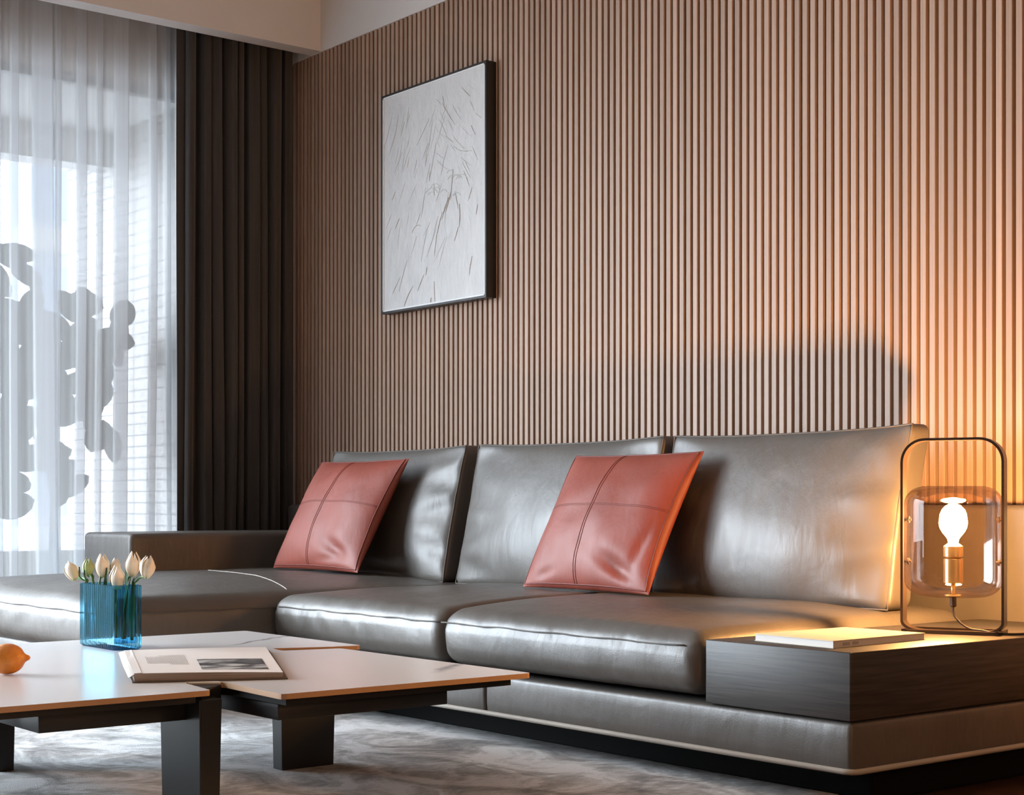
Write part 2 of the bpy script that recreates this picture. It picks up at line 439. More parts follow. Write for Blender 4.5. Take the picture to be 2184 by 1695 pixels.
# slatted back wall: dark backing board, one slat every 34 mm
bm = bmesh.new(); add_box(bm, (-0.96, 0.2195, 0), (XR, 0.36, 2.8429)); wb = struct('wall_back', bm, M['slat_back'])
bm = bmesh.new()
x = -0.53
while x < 5.2:
    add_box(bm, (x, 0.20, 0.0), (x + 0.0215, 0.2205, 2.843), 0.0013, 1); x += 0.03366
put('slat_cladding', bm, M['slat'], wb, False)
# painted upper wall and bulkhead over the window
bm = bmesh.new(); add_box(bm, (-0.96, 0.196, 2.843), (XR, 0.36, ZC)); struct('trim_1', bm, M['white_paint'])
bm = bmesh.new(); add_box(bm, (-0.365, YB, 2.878), (-0.271, 0.1958, ZC)); add_box(bm, (-0.365, YB, 2.846), (-0.269, 0.1958, 2.878)); struct('trim_2', bm, M['white_paint'])
# window wall: lintel over the opening, short return beside the slats, solid piece near the far end of the room
bm = bmesh.new()
add_box(bm, (-0.912, YB, 2.694), (-0.797, 0.214, ZC)); add_box(bm, (-0.912, -0.116, 0), (-0.797, 0.214, 2.694))
add_box(bm, (-0.912, YB, 0), (-0.797, -6.7, 2.694)); struct('wall_left', bm, M['room_paint'])
bm = bmesh.new(); add_box(bm, (XR, YB, 0), (XR + 0.1, 0.35, ZC)); struct('wall_right', bm, M['room_paint'])
bm = bmesh.new(); add_box(bm, (-0.912, YB - 0.1, 0), (XR, YB, ZC)); struct('wall_front', bm, M['room_paint'])
# window: aluminium frame, panes
bm = bmesh.new()
add_box(bm, (-0.881, -6.7, 0.0), (-0.828, -0.116, 0.035)); add_box(bm, (-0.881, -6.7, 2.65), (-0.828, -0.116, 2.694))
for yy in (-0.158, -2.36, -4.52, -6.70): add_box(bm, (-0.881, yy, 0.035), (-0.828, yy + 0.042, 2.65))
wf = struct('window_1', bm, M['alum'])
bm = bmesh.new()
for a, b in ((-2.318, -0.158), (-4.478, -2.36), (-6.658, -4.52)):
    vs = [bm.verts.new(p) for p in ((-0.855, a, 0.035), (-0.855, b, 0.035), (-0.855, b, 2.65), (-0.855, a, 2.65))]; bm.faces.new(vs)
put('window_pane', bm, M['pane'], wf, False)

# balcony outside
bm = bmesh.new(); add_box(bm, (-2.48, -0.116, -0.05), (-0.918, 0.074, 2.72)); o = struct('wall_balcony', bm, M['tile'])
bm = bmesh.new(); add_box(bm, (-2.74, -2.325, 2.70), (-0.918, 0.095, 2.825)); add_box(bm, (-2.07, -2.325, 2.52), (-1.90, -0.117, 2.70)); struct('ceiling_balcony', bm, M['concrete'])
bm = bmesh.new(); add_box(bm, (-2.74, -7.2, -0.15), (-0.918, 0.095, -0.02)); struct('floor_balcony', bm, M['balcony_floor'])
bm = bmesh.new(); add_box(bm, (-2.03, -7.2, -0.02), (-1.90, -0.117, 0.458), 0.008); struct('wall_parapet', bm, M['concrete'])
bm = bmesh.new(); add_box(bm, (-2.74, -2.03, -0.02), (-0.918, -1.904, 2.825)); struct('wall_sky_blocker', bm, M['concrete'])  # unseen screen, added to keep bright sky off the sheer and tiles
# far tower block
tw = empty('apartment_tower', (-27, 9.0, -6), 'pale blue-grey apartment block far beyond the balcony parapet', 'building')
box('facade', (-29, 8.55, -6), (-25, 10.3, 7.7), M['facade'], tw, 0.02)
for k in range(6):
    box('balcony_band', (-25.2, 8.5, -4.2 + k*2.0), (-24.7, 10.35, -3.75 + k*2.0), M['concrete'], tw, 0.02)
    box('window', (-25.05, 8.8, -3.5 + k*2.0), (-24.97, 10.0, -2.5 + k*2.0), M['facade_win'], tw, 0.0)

# ------------------------------------------------------------------ fiddle-leaf fig on the balcony
fig = empty('fiddle_leaf_fig', (-1.46, -0.64, -0.02), 'tall potted fiddle-leaf fig on the balcony, seen as a grey silhouette through the sheer curtain', 'plant')
bm = bmesh.new(); add_lathe(bm, [(0.13, -0.02), (0.15, 0.02), (0.18, 0.30), (0.185, 0.33), (0.165, 0.33), (0.16, 0.29)], -1.46, -0.64, 28); put('pot', bm, M['pot'], fig)
trunk = [(-1.46, -0.64, 0.28), (-1.45, -0.63, 0.7), (-1.48, -0.62, 1.12), (-1.45, -0.64, 1.54), (-1.48, -0.80, 1.96)]
bm = bmesh.new(); add_tube(bm, trunk, 0.017, 8)
add_tube(bm, [(-1.48, -0.62, 1.07), (-1.41, -0.49, 1.28), (-1.38, -0.38, 1.54)], 0.010, 6)
add_tube(bm, [(-1.45, -0.63, 0.8), (-1.43, -0.77, 1.12), (-1.46, -0.90, 1.54)], 0.010, 6)
put('trunk', bm, M['bark'], fig)
def fig_leaf(bm, base, d, up, L, W):
    d = Vector(d).normalized(); up = Vector(up); s = d.cross(up).normalized(); nrm = s.cross(d)
    prev = None
    for i in range(11):
        t = i/10
        w = W*(math.sin(math.pi*min(1, t**0.75)))**0.6*(0.62 + 0.55*t)*(0.0 if i in (0,) else 1)
        if i == 10: w = W*0.12
        c = Vector(base) + d*L*t - nrm*0.25*L*t*t + Vector((0, 0, 0))
        row = [bm.verts.new(c + s*w*a + nrm*abs(a)*w*0.22) for a in (-1, -0.5, 0, 0.5, 1)]
        if prev:
            for k in range(4): bm.faces.new((prev[k], prev[k+1], row[k+1], row[k]))
        prev = row
bm = bmesh.new()
lr = random.Random(11)
# clumps follow the outline of the plant: (y, z, spread, leaves)
for (cy, cz, sp, cnt) in ((-0.43, 1.59, 0.18, 13), (-0.64, 1.56, 0.16, 9), (-0.82, 1.59, 0.17, 9), (-0.98, 1.67, 0.16, 8), (-0.80, 1.89, 0.07, 3), (-0.33, 1.44, 0.11, 5), (-0.49, 1.25, 0.15, 9), (-0.66, 1.23, 0.17, 9), (-0.85, 1.23, 0.17, 9), (-0.96, 1.33, 0.16, 7), (-0.43, 1.07, 0.11, 4), (-0.75, 0.99, 0.16, 9), (-0.60, 0.99, 0.08, 3), (-0.90, 0.99, 0.15, 7), (-0.57, 0.78, 0.06, 3), (-0.85, 0.76, 0.11, 5), (-0.96, 0.86, 0.11, 4)):
    for _ in range(cnt):
        b = Vector((-1.46 + lr.uniform(-.09, .09), cy + lr.uniform(-sp, sp)*0.8, cz + lr.uniform(-sp, sp)*0.8))
        ang = lr.uniform(0, 2*math.pi)
        d = Vector((lr.uniform(-.35, .35), math.cos(ang), math.sin(ang)*0.9))
        fig_leaf(bm, b - d*0.06, d, (1, lr.uniform(-.3, .3), lr.uniform(-.3, .5)), lr.uniform(0.15, 0.22), lr.uniform(0.055, 0.080))
put('foliage', bm, M['fig_leaf'], fig)

# ------------------------------------------------------------------ curtains
def drape(bm, path, z0, z1, nz, sway):
    """path: list of (x, y) along the hem; the folds drift a little on the way down"""
    rows = []
    for k in range(nz + 1):
        t = k/nz; z = z1 + (z0 - z1)*t
        rows.append([bm.verts.new((x + sway(i, t)[0], y + sway(i, t)[1], z)) for i, (x, y) in enumerate(path)])
    for A, B in zip(rows, rows[1:]):
        for i in range(len(path) - 1): bm.faces.new((A[i], A[i+1], B[i+1], B[i]))

# charcoal blackout drape, tight folds
pth = []
N = 420
for i in range(N + 1):
    s = i/N
    y = 0.152 - 0.563*s
    a = 0.058*(0.70 + 0.6*noise.noise(Vector((s*6, 3, 0))))
    ph = 2*math.pi*9.0*s + 3.2*noise.noise(Vector((s*6.5, 0, 0)))
    pth.append((-0.500 + a*math.sin(ph) + 0.012*math.sin(2.3*ph + 1), y + 0.012*math.sin(2*ph)))
bm = bmesh.new()
drape(bm, pth, 0.012, 3.12, 40, lambda i, t: (0.018*t*noise.noise(Vector((i*0.022, t*2.2, 5))), 0.030*t*noise.noise(Vector((i*0.012, t*1.5, 9)))))
dc = put('blackout_curtain', bm, M['drape'])
tag(dc, 'floor-length charcoal curtain gathered in tight folds beside the slatted wall', 'curtain')
sm = dc.modifiers.new('thick', 'SOLIDIFY'); sm.thickness = 0.002

# white sheer: flat lengths between narrow gathered pleats, the cloth doubling back on itself at each pleat
pth = []
rr = random.Random(5)
ycur = -0.294
pleats = [(-0.358, 0.021), (-0.415, 0.017), (-0.489, 0.032), (-0.642, 0.064), (-0.747, 0.021), (-0.836, 0.040), (-0.947, 0.019), (-1.020, 0.090), (-1.147, 0.032), (-1.231, 0.032), (-1.378, 0.032), (-1.504, 0.053), (-1.641, 0.032), (-1.778, 0.053), (-1.904, 0.032), (-2.030, 0.042)]
for (yc, w) in pleats:
    start = ycur; end = yc + w/2
    for k in range(12):
        t = k/12
        pth.append((-0.639 + 0.022*math.sin(math.pi*t) + 0.004*math.sin(9*(start + t)), start + (end - start)*t))
    # the pleat: out, back over itself, on again (three layers)
    for k in range(10): t = k/10; pth.append((-0.639 - 0.016*math.sin(math.pi*t/2), end - w*t))
    for k in range(10): t = k/10; pth.append((-0.655 + 0.028*t, end - w + w*t))
    for k in range(10): t = k/10; pth.append((-0.627 - 0.012*t, end - w*t))
    ycur = end - w
bm = bmesh.new()
drape(bm, pth, 0.012, 3.12, 30, lambda i, t: (0.02*t*noise.noise(Vector((i*0.02, t*2, 2))), 0.055*t*t*noise.noise(Vector((i*0.014, t*1.2, 4))) + 0.03*t*noise.noise(Vector((i*0.008, 7, 1)))))
sh = put('sheer_curtain', bm, M['sheer'])
tag(sh, 'white sheer curtain hanging in soft pleats across the window', 'curtain')

# ------------------------------------------------------------------ painting
px0, px1, pz0, pz1, pf = 0.313, 1.071, 1.542, 2.507, 0.147
pt = empty('painting', ((px0 + px1)/2, 0.2, pz0), 'black-framed white textured abstract painting hung on the slatted wall', 'painting')
bm = bmesh.new(); fw = 0.009
add_box(bm, (px0, pf, pz0), (px0 + fw, 0.199, pz1)); add_box(bm, (px1 - fw, pf, pz0), (px1, 0.199, pz1))
add_box(bm, (px0 + fw, pf, pz0), (px1 - fw, 0.199, pz0 + fw)); add_box(bm, (px0 + fw, pf, pz1 - fw), (px1 - fw, 0.199, pz1))
put('frame', bm, M['black_frame'], pt, False)
bm = bmesh.new(); cbm = bm; add_box(cbm, (px0 + fw, pf + 0.0045, pz0 + fw), (px1 - fw, 0.196, pz1 - fw))
bm = bmesh.new(); q = 0.006
a0, a1, b0, b1 = px0 + fw, px1 - fw, pz0 + fw, pz1 - fw
for lo, hi in (((a0, b0), (a0 + q, b1)), ((a1 - q, b0), (a1, b1)), ((a0, b0), (a1, b0 + q)), ((a0, b1 - q), (a1, b1))):
    add_box(bm, (lo[0], pf + 0.001, lo[1]), (hi[0], pf + 0.006, hi[1]))
put('inner_fillet', bm, M['white_fillet'], pt, False)
# relief strokes trailing down like thin branches
def stroke(bm, x, z, ang, L, bend, w):
    pts = []
    n = 9
    for k in range(n):
        pts.append((max(a0 + .01, min(a1 - .01, x)), pf + 0.0035, max(b0 + .01, min(b1 - .01, z))))
        x += math.cos(ang)*L/n; z += math.sin(ang)*L/n; ang += bend/n
    add_tube(bm, pts, w, 5, taper=lambda t: 0.25 + 0.75*math.sin(math.pi*(0.1 + 0.85*t)))
def P(u, v): return a0 + (a1 - a0)*u, b1 - (b1 - b0)*v
sr = random.Random(3)
bl, bd = bmesh.new(), bmesh.new()
fan = P(0.66, 0.50)
for k in range(46):      # pale long strokes sweeping from the upper right and centre to the lower left
    u, v = sr.uniform(0.08, 0.72), sr.uniform(0.06, 0.72)
    x, z = P(u, v); stroke(bl, x, z, R(-118 + sr.uniform(-14, 14)), sr.uniform(0.05, 0.17), R(sr.uniform(-14, 14)), sr.uniform(0.0006, 0.0011))
for k in range(22):
    u, v = sr.uniform(0.5, 0.92), sr.uniform(0.05, 0.42)
    x, z = P(u, v); stroke(bl, x, z, R(-48 + sr.uniform(-16, 16)), sr.uniform(0.04, 0.13), R(sr.uniform(-12, 30)), sr.uniform(0.0006, 0.0012))
for k in range(12):      # short arcs over the middle
    x, z = P(sr.uniform(0.35, 0.75), sr.uniform(0.42, 0.55)); stroke(bl, x, z, R(40), sr.uniform(0.06, 0.12), R(-120), 0.0014)
for (u, v, a, L, be, w) in ((.60, .08, -70, .05, 0, .002), (.78, .07, -42, .09, 6, .002), (.60, .11, -55, .16, 10, .0018), (.87, .25, -60, .06, 10, .0026), (.62, .26, -30, .08, -8, .002), (.75, .34, -22, .11, 28, .0018),
        (.45, .32, -105, .06, 0, .0018), (.70, .42, -96, .14, -4, .0028), (.69, .50, -112, .12, -8, .0036), (.66, .54, -125, .11, 14, .0036), (.60, .60, -120, .10, 16, .0030), (.55, .68, -104, .12, 6, .0022),
        (.72, .52, -70, .09, -12, .0026), (.76, .58, -80, .11, -28, .0034), (.75, .68, -112, .07, -12, .0024), (.80, .44, -55, .09, -14, .002), (.88, .52, -118, .07, 0, .002), (.17, .58, -130, .06, 6, .0028),
        (.30, .66, 60, .09, -110, .0022), (.25, .78, -118, .16, 6, .0016), (.10, .92, 48, .10, 0, .002), (.45, .83, -105, .04, 0, .003), (.42, .86, -128, .09, 8, .0026), (.88, .82, -110, .09, 12, .003), (.52, .90, -88, .12, 6, .003),
        (.49, .97, -100, .04, 0, .003), (.22, .99, 62, .12, -30, .003), (.13, .45, -128, .05, 0, .002), (.93, .60, -105, .05, 0, .002), (.48, .40, -98, .05, 0, .002), (.52, .46, -90, .06, 0, .0018)):
    x, z = P(u, v); stroke(bd, x, z, R(a), L, R(be), w*0.6)
for b_, mi in ((bl, 1), (bd, 2)):
    for f_ in b_.faces: f_.material_index = mi; f_.smooth = True
    me = bpy.data.meshes.new('tmp'); b_.to_mesh(me); b_.free(); cbm.from_mesh(me); bpy.data.meshes.remove(me)
put('canvas', cbm, None, pt, False, mats=[M['plaster'], M['relief'], M['relief_dark']])

# ------------------------------------------------------------------ sofa
sofa = empty('sectional_sofa', (2.0, -0.7, 0.0), 'grey-brown leather sectional sofa with chaise and built-in wooden side shelf along the slatted wall', 'sofa')
SX0, SX1, SF = -0.36, 3.907, -1.022  # sofa, table and prop coordinates below unprojected from image pixels beforehand
# plinth and base
bm = bmesh.new(); add_box(bm, (0.0, -0.85, 0.0), (3.83, 0.05, 0.10), 0.01); add_box(bm, (0.0, -1.45, 0.0), (1.2, -0.85, 0.10), 0.01)
put('plinth', bm, M['black'], sofa, False, label='recessed black plinth')
for (lx, ly) in ((3.78, -0.80), (2.2, -0.80)):
    bm = bmesh.new(); add_lathe(bm, [(0.012, 0.06), (0.012, 0.068), (0.004, 0.072)], lx, ly - 0.052, 12); put('glide', bm, M['steel'], sofa)
def wr(p, amp, sc, seed): return amp*noise.noise(Vector((p[0]*sc + seed, p[1]*sc, p[2]*sc)))
def base_block(x0, x1, y0, y1):
    bm = bmesh.new(); c = Vector(((x0+x1)/2, (y0+y1)/2, 0.1545)); h = ((x1-x0)/2, (y1-y0)/2, 0.0565)
    rbox(bm, h, 0.012, (24, 16, 4), 3, lambda p, u: c + p + Vector((0, -0.004*(1-u.z**2) if u.y < -0.9 else 0, 0)))
    return put('base', bm, M['leather'], sofa)
bs = [base_block(SX0, 1.37, -1.60, -1.0), base_block(SX0, 2.575, SF, 0.165), base_block(2.578, SX1, SF, 0.165)]
tube('base_piping', [(1.38, SF - 0.004, 0.101), (2.2, SF - 0.004, 0.101), (3.0, SF - 0.004, 0.101), (SX1 - 0.02, SF - 0.004, 0.101), (SX1 - 0.004, SF + 0.002, 0.101), (SX1 + 0.004, SF + 0.02, 0.101), (SX1 + 0.004, -0.5, 0.101), (SX1 + 0.004, 0.16, 0.101)], 0.007, M['stitch_light'], sofa, label='pale piping along the lower edge')

# seat cushions
def seat(x0, x1, y0, y1, z0, ze, crown, seed, left_soft=True, right_soft=True, name='seat_cushion', r=0.05):
    """z0 bottom, ze top at the edges, crown = extra height in the middle"""
    bm = bmesh.new(); h = ((x1-x0)/2, (y1-y0)/2, (ze - z0)/2); c = Vector(((x0+x1)/2, (y0+y1)/2, (z0+ze)/2))
    def f(p, u):
        w = p.copy()
        top = sst(-0.2, 1.0, u.z)
        fx = 1.0
        if left_soft: fx *= (1 - max(0, -u.x)**3.2) if u.x < 0 else 1
        if right_soft: fx *= (1 - max(0, u.x)**3.2) if u.x > 0 else 1
        fy = 1 - (max(0, -u.y)**2.6 if u.y < 0 else 0.25*max(0, u.y)**4)
        w.z += top*crown*fx*fy
        w.z += top*wr(w, 0.004, 5, seed)
        fr = max(0, -u.y - 0.6)/0.4
        w.y -= fr*0.016*(1 - u.z*u.z)
        w.y += fr*(wr((w.x*2.2 + w.z*1.5, 0, w.z*0.8), 0.0045, 9, seed + 3))
        # soft sag at the piped front seam
        w.y += fr*0.004*math.exp(-((u.z - 0.45)/0.09)**2)
        if abs(u.x) > .8: w.x += math.copysign(0.006*(1-u.z*u.z), u.x)*0.5
        return c + w
    rbox(bm, h, r, (34, 26, 8), 6, f)
    o = put(name, bm, M['leather'], sofa)
    def top(x, y):   # point on the finished top surface
        ux, uy = (x - c.x)/h[0], (y - c.y)/h[1]
        return f(Vector((ux*h[0], uy*h[1], h[2])), Vector((ux, uy, 1.0)))
    return o, top
sA, _ = seat(1.395, 2.381, -1.03, 0.06, 0.225, 0.388, 0.028, 1.0, True, False)
sB, _ = seat(2.381, 3.445, -1.03, 0.06, 0.225, 0.388, 0.028, 8.0, False, True)
cF, ctop = seat(-0.37, 1.388, -1.64, 0.06, 0.205, 0.392, 0.036, 15.0, True, True, 'chaise_cushion', 0.06)
tube('seam', [ctop(0.30 + 1.02*k/30, -0.70 - 0.235*(k/30)**1.6) + Vector((0, 0, 0.0005)) for k in range(31)], 0.0019, M['stitch_light'], cF, 6, label='pale welt across the chaise')
# front seams (fine welt sunk in the front roll)
def front_line(x0, x1, y, z, n=30): return [(x0 + (x1-x0)*k/n, y + 0.0015*math.sin(k*1.7), z + 0.0015*math.sin(k*0.9)) for k in range(n + 1)]
tube('seam', front_line(1.44, 2.377, -1.0405, 0.350), 0.0022, M['stitch_grey'], sA, 6)
tube('seam', front_line(2.385, 3.40, -1.0405, 0.350), 0.0022, M['stitch_grey'], sB, 6)
tube('seam', front_line(0.10, 1.34, -1.652, 0.345), 0.0024, M['stitch_grey'], cF, 6)
tube('seam', [(1.3925, -1.58 + 0.72*k/24, 0.345 + 0.0015*math.sin(k)) for k in range(25)], 0.0024, M['stitch_grey'], cF, 6)

# backrest frame and arm
bm = bmesh.new(); c = Vector(((-0.42 + SX1)/2, 0.1325, 0.452)); rbox(bm, ((SX1 + 0.42)/2, 0.0325, 0.246), 0.018, (40, 3, 10), 4, lambda p, u: c + p)
put('backrest', bm, M['leather'], sofa)
bm = bmesh.new(); c = Vector((-0.135, -0.43, 0.395)); rbox(bm, (0.232, 0.52, 0.184), 0.022, (10, 16, 8), 4, lambda p, u: c + p + Vector((0, 0, 0.004*(1-u.x**2)*(1 - u.y**2) if u.z > .5 else 0)))
put('armrest', bm, M['leather'], sofa)

# loose back cushions: upright back, front face raked, knife-edge seams
def back_cushion(x0, x1, seed, tilt=0.0, horn=0.012):
    z0, z1 = 0.398, 0.931
    bm = bmesh.new(); h = ((x1-x0)/2, 0.11, (z1-z0)/2); cx = (x0+x1)/2
    def F(u, p):
        t = (u.z + 1)/2
        yf = -0.235 + 0.115*t; yb = -0.125 + 0.095*t
        y = yf + (yb - yf)*(u.y + 1)/2
        face = max(0, -u.y)
        bul = (1 - abs(u.x)**2.6)*(1 - abs(u.z)**2.4)
        y -= face**0.7*0.062*bul*(1.15 - 0.4*t)
        z = z0 + (z1 - z0)*t
        # top edge dips between the two pointed corners, bottom bows
        z -= horn*max(0, u.z)*(1 - abs(u.x)**3)
        x = cx + p.x - math.copysign(1, u.x)*0.010*(1 - u.z*u.z)*abs(u.x)**4
        # wrinkles running inwards from the side seams
        side = sst(0.45, 0.95, abs(u.x))*(1 - abs(u.x)**10)
        y += face*side*0.007*math.sin(u.z*13 + 3.0*noise.noise(Vector((u.z*2 + seed, u.x*2, 0))) + seed)
        y += face*wr((x, 0, z), 0.007, 6.0, seed)*(1 - abs(u.x)**8)*(1 - abs(u.z)**8)
        return Vector((x, y, z + tilt*u.x))
    rbox(bm, h, 0.034, (34, 8, 26), 6, lambda p, u: F(u, p))
    o = put('back_cushion', bm, M['leather'], sofa)
    # seam welt around the front panel
    def fp(ux, uz): 
        q = F(Vector((ux, -0.86, uz)), Vector((ux*h[0], 0, 0))); return q + Vector((0, -0.001, 0))
    e = 0.985
    loop = [fp(-e + 2*e*k/24, 0.985) for k in range(25)] + [fp(e, 0.985 - 1.97*k/24) for k in range(1, 25)] + [fp(e - 2*e*k/24, -0.985) for k in range(1, 25)] + [fp(-e, -0.985 + 1.97*k/24) for k in range(1, 24)]
    tube('seam', loop, 0.0028, M['stitch_grey'], o, 6, closed=True)
    return o
back_cushion(0.330, 1.292, 2.3); back_cushion(1.360, 2.385, 5.1); back_cushion(2.420, 3.392, 9.4, 0.002)

# wooden side shelf block
bx = box('side_shelf', (3.458, SF - 0.004, 0.214), (SX1, 0.095, 0.369), M['shelf_wood'], sofa, 0.003, label='dark oak side shelf at the end of the sofa')

# ------------------------------------------------------------------ throw pillows
def pillow(cx, yb, yt, zb, zt, w, seed, label, skew=0.0, dent=None):
    root = empty('throw_pillow', (cx, yb, zb), label, 'pillow', 'terracotta leather throw pillows on the sofa')
    b0, b1 = Vector((cx, yb, zb)), Vector((cx + skew, yt, zt))
    up = (b1 - b0); H = up.length; upn = up.normalized(); right = Vector((1, 0, 0)); nf = right.cross(upn)   # faces the room (-y, +z)
    if nf.y > 0: nf = -nf
    T = 0.085
    def S(u, v, side):
        au, av = abs(u), abs(v)
        prof = max(0.0, (1 - au**2.4)*(1 - av**2.4))**0.55
        x = u*w/2*(1 - 0.055*(1 - v*v)); y = v*H/2*(1 - (0.05 if v > 0 else 0.018)*(1 - u*u))
        d = T*prof*(1.0 if side > 0 else 0.75)
        if side > 0:
            d += prof*wr((u, v, seed), 0.010, 2.2, seed)
            if dent:
                for (du, dv, dr, da, ang, el) in dent:
                    a = (u-du)*math.cos(ang) + (v-dv)*math.sin(ang); b = -(u-du)*math.sin(ang) + (v-dv)*math.cos(ang)
                    d -= da*math.exp(-(a*a/(dr*dr*el) + b*b/(dr*dr)))*min(1, prof*1.6)
        return (b0 + b1)/2 + right*x + upn*y + nf*(side*d + 0.0)
    n = 56
    bm = bmesh.new()
    g = lambda i: -math.cos(math.pi*i/n)
    for side in (1, -1):
        grid = [[bm.verts.new(S(g(i), g(j), side)) for i in range(n + 1)] for j in range(n + 1)]
        for j in range(n):
            for i in range(n): bm.faces.new((grid[j][i], grid[j][i+1], grid[j+1][i+1], grid[j+1][i]))
    bmesh.ops.remove_doubles(bm, verts=bm.verts[:], dist=0.0004)
    body = put('pillow_body', bm, M['terracotta'], root)
    # double-stitched cross seams and edge welt
    for off in (-0.018, 0.018):
        tube('seam', [S(off - 0.06, -0.97 + 1.94*k/40, 1) for k in range(41)], 0.0016, M['stitch_red'], body, 6)
        tube('seam', [S(-0.97 + 1.94*k/40, off*0.6 + 0.10, 1) for k in range(41)], 0.0012, M['stitch_red'], body, 6)
    e = 0.965
    loop = [S(-e + 2*e*k/30, e, 1) for k in range(31)] + [S(e, e - 2*e*k/30, 1) for k in range(1, 31)] + [S(e - 2*e*k/30, -e, 1) for k in range(1, 31)] + [S(-e, -e + 2*e*k/30, 1) for k in range(1, 30)]
    tube('edge_welt', loop, 0.0028, M['stitch_red'], body, 6, closed=True)
    return root
pillow(0.690, -0.435, -0.222, 0.434, 0.880, 0.64, 3.0, 'terracotta leather throw pillow at the chaise end, leaning on the first back cushion', 0.045,
       [(0.55, -0.70, 0.10, 0.022, -0.45, 9), (0.42, -0.86, 0.06, 0.008, 0.1, 20)])
pillow(2.322, -0.428, -0.214, 0.420, 0.868, 0.615, 7.0, 'terracotta leather throw pillow between the middle and right back cushions with crumpled lower corner', 0.03,
       [(0.56, -0.74, 0.10, 0.026, -0.50, 9), (0.80, -0.45, 0.06, 0.010, 1.35, 30), (-0.62, -0.86, 0.06, 0.010, 0.3, 8)])

# ------------------------------------------------------------------ rug
bm = bmesh.new(); c = Vector((2.48, -2.72, 0.0056)); rbox(bm, (1.26, 1.86, 0.0055), 0.004, (30, 30, 1), 2, lambda p, u: c + p)
tag(put('rug', bm, M['rug']), 'cloudy grey and white area rug under the coffee table', 'rug')
RZ = 0.0113

# ------------------------------------------------------------------ coffee table
ct = empty('coffee_table', (2.45, -2.1, RZ), 'low coffee table with pale ceramic top and dark metal slab legs', 'table')
ZT = 0.300
poly = [(1.74, -1.335), (1.74, -2.90), (3.126, -2.90), (3.126, -2.197), (2.965, -2.177), (2.955, -2.150), (3.01, -2.100), (3.285, -2.116), (3.285, -1.436), (2.452, -1.436), (2.415, -1.600), (2.335, -1.585), (2.395, -1.430), (2.41, -1.340)]
poly = rounded_poly(poly, 0.012, 3)
bm = bmesh.new(); add_prism(bm, poly, ZT - 0.012, ZT)
bmesh.ops.recalc_face_normals(bm, faces=bm.faces[:])
for fc in bm.faces: fc.material_index = 0 if fc.normal.z > 0.5 else 1
put('tabletop', bm, None, ct, False, mats=[M['ceramic'], M['gold_edge']])
bm = bmesh.new()
add_prism(bm, [(1.80, -1.39), (1.80, -2.86), (3.09, -2.86), (3.09, -2.215), (2.93, -2.19), (2.93, -2.12), (3.02, -2.085), (3.25, -2.085), (3.25, -1.47), (2.46, -1.47), (2.46, -1.62), (2.31, -1.62), (2.31, -1.39)], ZT - 0.030, ZT - 0.012)
put('underframe', bm, M['dark_metal'], ct, False)
box('crossbeam', (2.78, -2.53, 0.222), (3.0, -2.17, 0.270), M['dark_metal'], ct, 0.002)
box('crossbeam', (2.45, -2.075, 0.232), (3.20, -1.62, 0.270), M['dark_metal'], ct, 0.002)
def leg(lo, hi, tap=0.008):
    bm = bmesh.new(); add_box(bm, (*lo, RZ), (*hi, ZT - 0.028), 0.002)
    cx, cy = (lo[0]+hi[0])/2, (lo[1]+hi[1])/2
    for v in bm.verts:
        if v.co.z < 0.1: v.co.x += (-tap if v.co.x > cx else tap)*0.5; v.co.y += (-tap if v.co.y > cy else tap)*0.5
    return put('leg', bm, M['dark_metal'], ct, False)
bm = bmesh.new(); add_prism(bm, [(2.915, -2.185), (3.066, -2.189), (3.010, -2.110), (2.945, -2.105)], 0.20, ZT - 0.0045)
put('post_head', bm, M['dark_metal'], ct, False)
leg((2.568, -1.725), (2.622, -1.560)); leg((2.874, -2.193), (3.066, -2.138)); leg((1.985, -2.305), (2.182, -2.255)); leg((2.35, -2.76), (2.40, -2.58))
bm = bmesh.new(); add_prism(bm, rounded_poly([(2.905, -2.165), (2.965, -2.168), (3.005, -2.105), (2.94, -2.10)], 0.006, 2), ZT - 0.004, ZT + 0.0002)
put('leg_cap', bm, M['white_paint'], ct, False, label='pale cap filling the front notch of the top')
bm = bmesh.new(); add_prism(bm, rounded_poly([(2.340, -1.580), (2.410, -1.592), (2.446, -1.425), (2.400, -1.425)], 0.004, 2), ZT - 0.05, ZT - 0.006)
put('leg_cap', bm, M['cover'], ct, False, label='dark brown cap in the rear notch of the top')

# ------------------------------------------------------------------ open book on the table
bk = empty('open_book', (2.75, -1.98, ZT), 'open book with a black and white photograph on its page, on the coffee table', 'book')
fl, fr_, bl_, br_ = Vector((2.888, -2.262, 0)), Vector((3.030, -1.962, 0)), Vector((2.32, -2.02, 0)), Vector((2.42, -1.655, 0))
def bq(s, t):  # s along the front edge, t towards the back
    return (fl*(1-s) + fr_*s)*(1-t) + (bl_*(1-s) + br_*s)*t
def book_h(s, t): return ZT + 0.0050 + 0.0155*(1 - 0.35*s)*(1 - 0.15*t) + 0.0015*math.sin(s*3.1)
bm = bmesh.new()
ext = [bq(-.015, -.02), bq(1.03, -.02), bq(1.03, 1.01), bq(-.03, 1.01)]
add_prism(bm, [(p.x, p.y) for p in ext], ZT + 0.0006, ZT + 0.0034); put('cover', bm, M['cover'], bk, False)
bm = bmesh.new(); n1, n2 = 24, 24
top = [[None]*(n2+1) for _ in range(n1+1)]; bot = [[None]*(n2+1) for _ in range(n1+1)]
for i in range(n1+1):
    for j in range(n2+1):
        s, t = i/n1, j/n2; p = bq(s, t)
        top[i][j] = bm.verts.new((p.x, p.y, book_h(s, t)))
        bot[i][j] = bm.verts.new((p.x, p.y, ZT + 0.003))
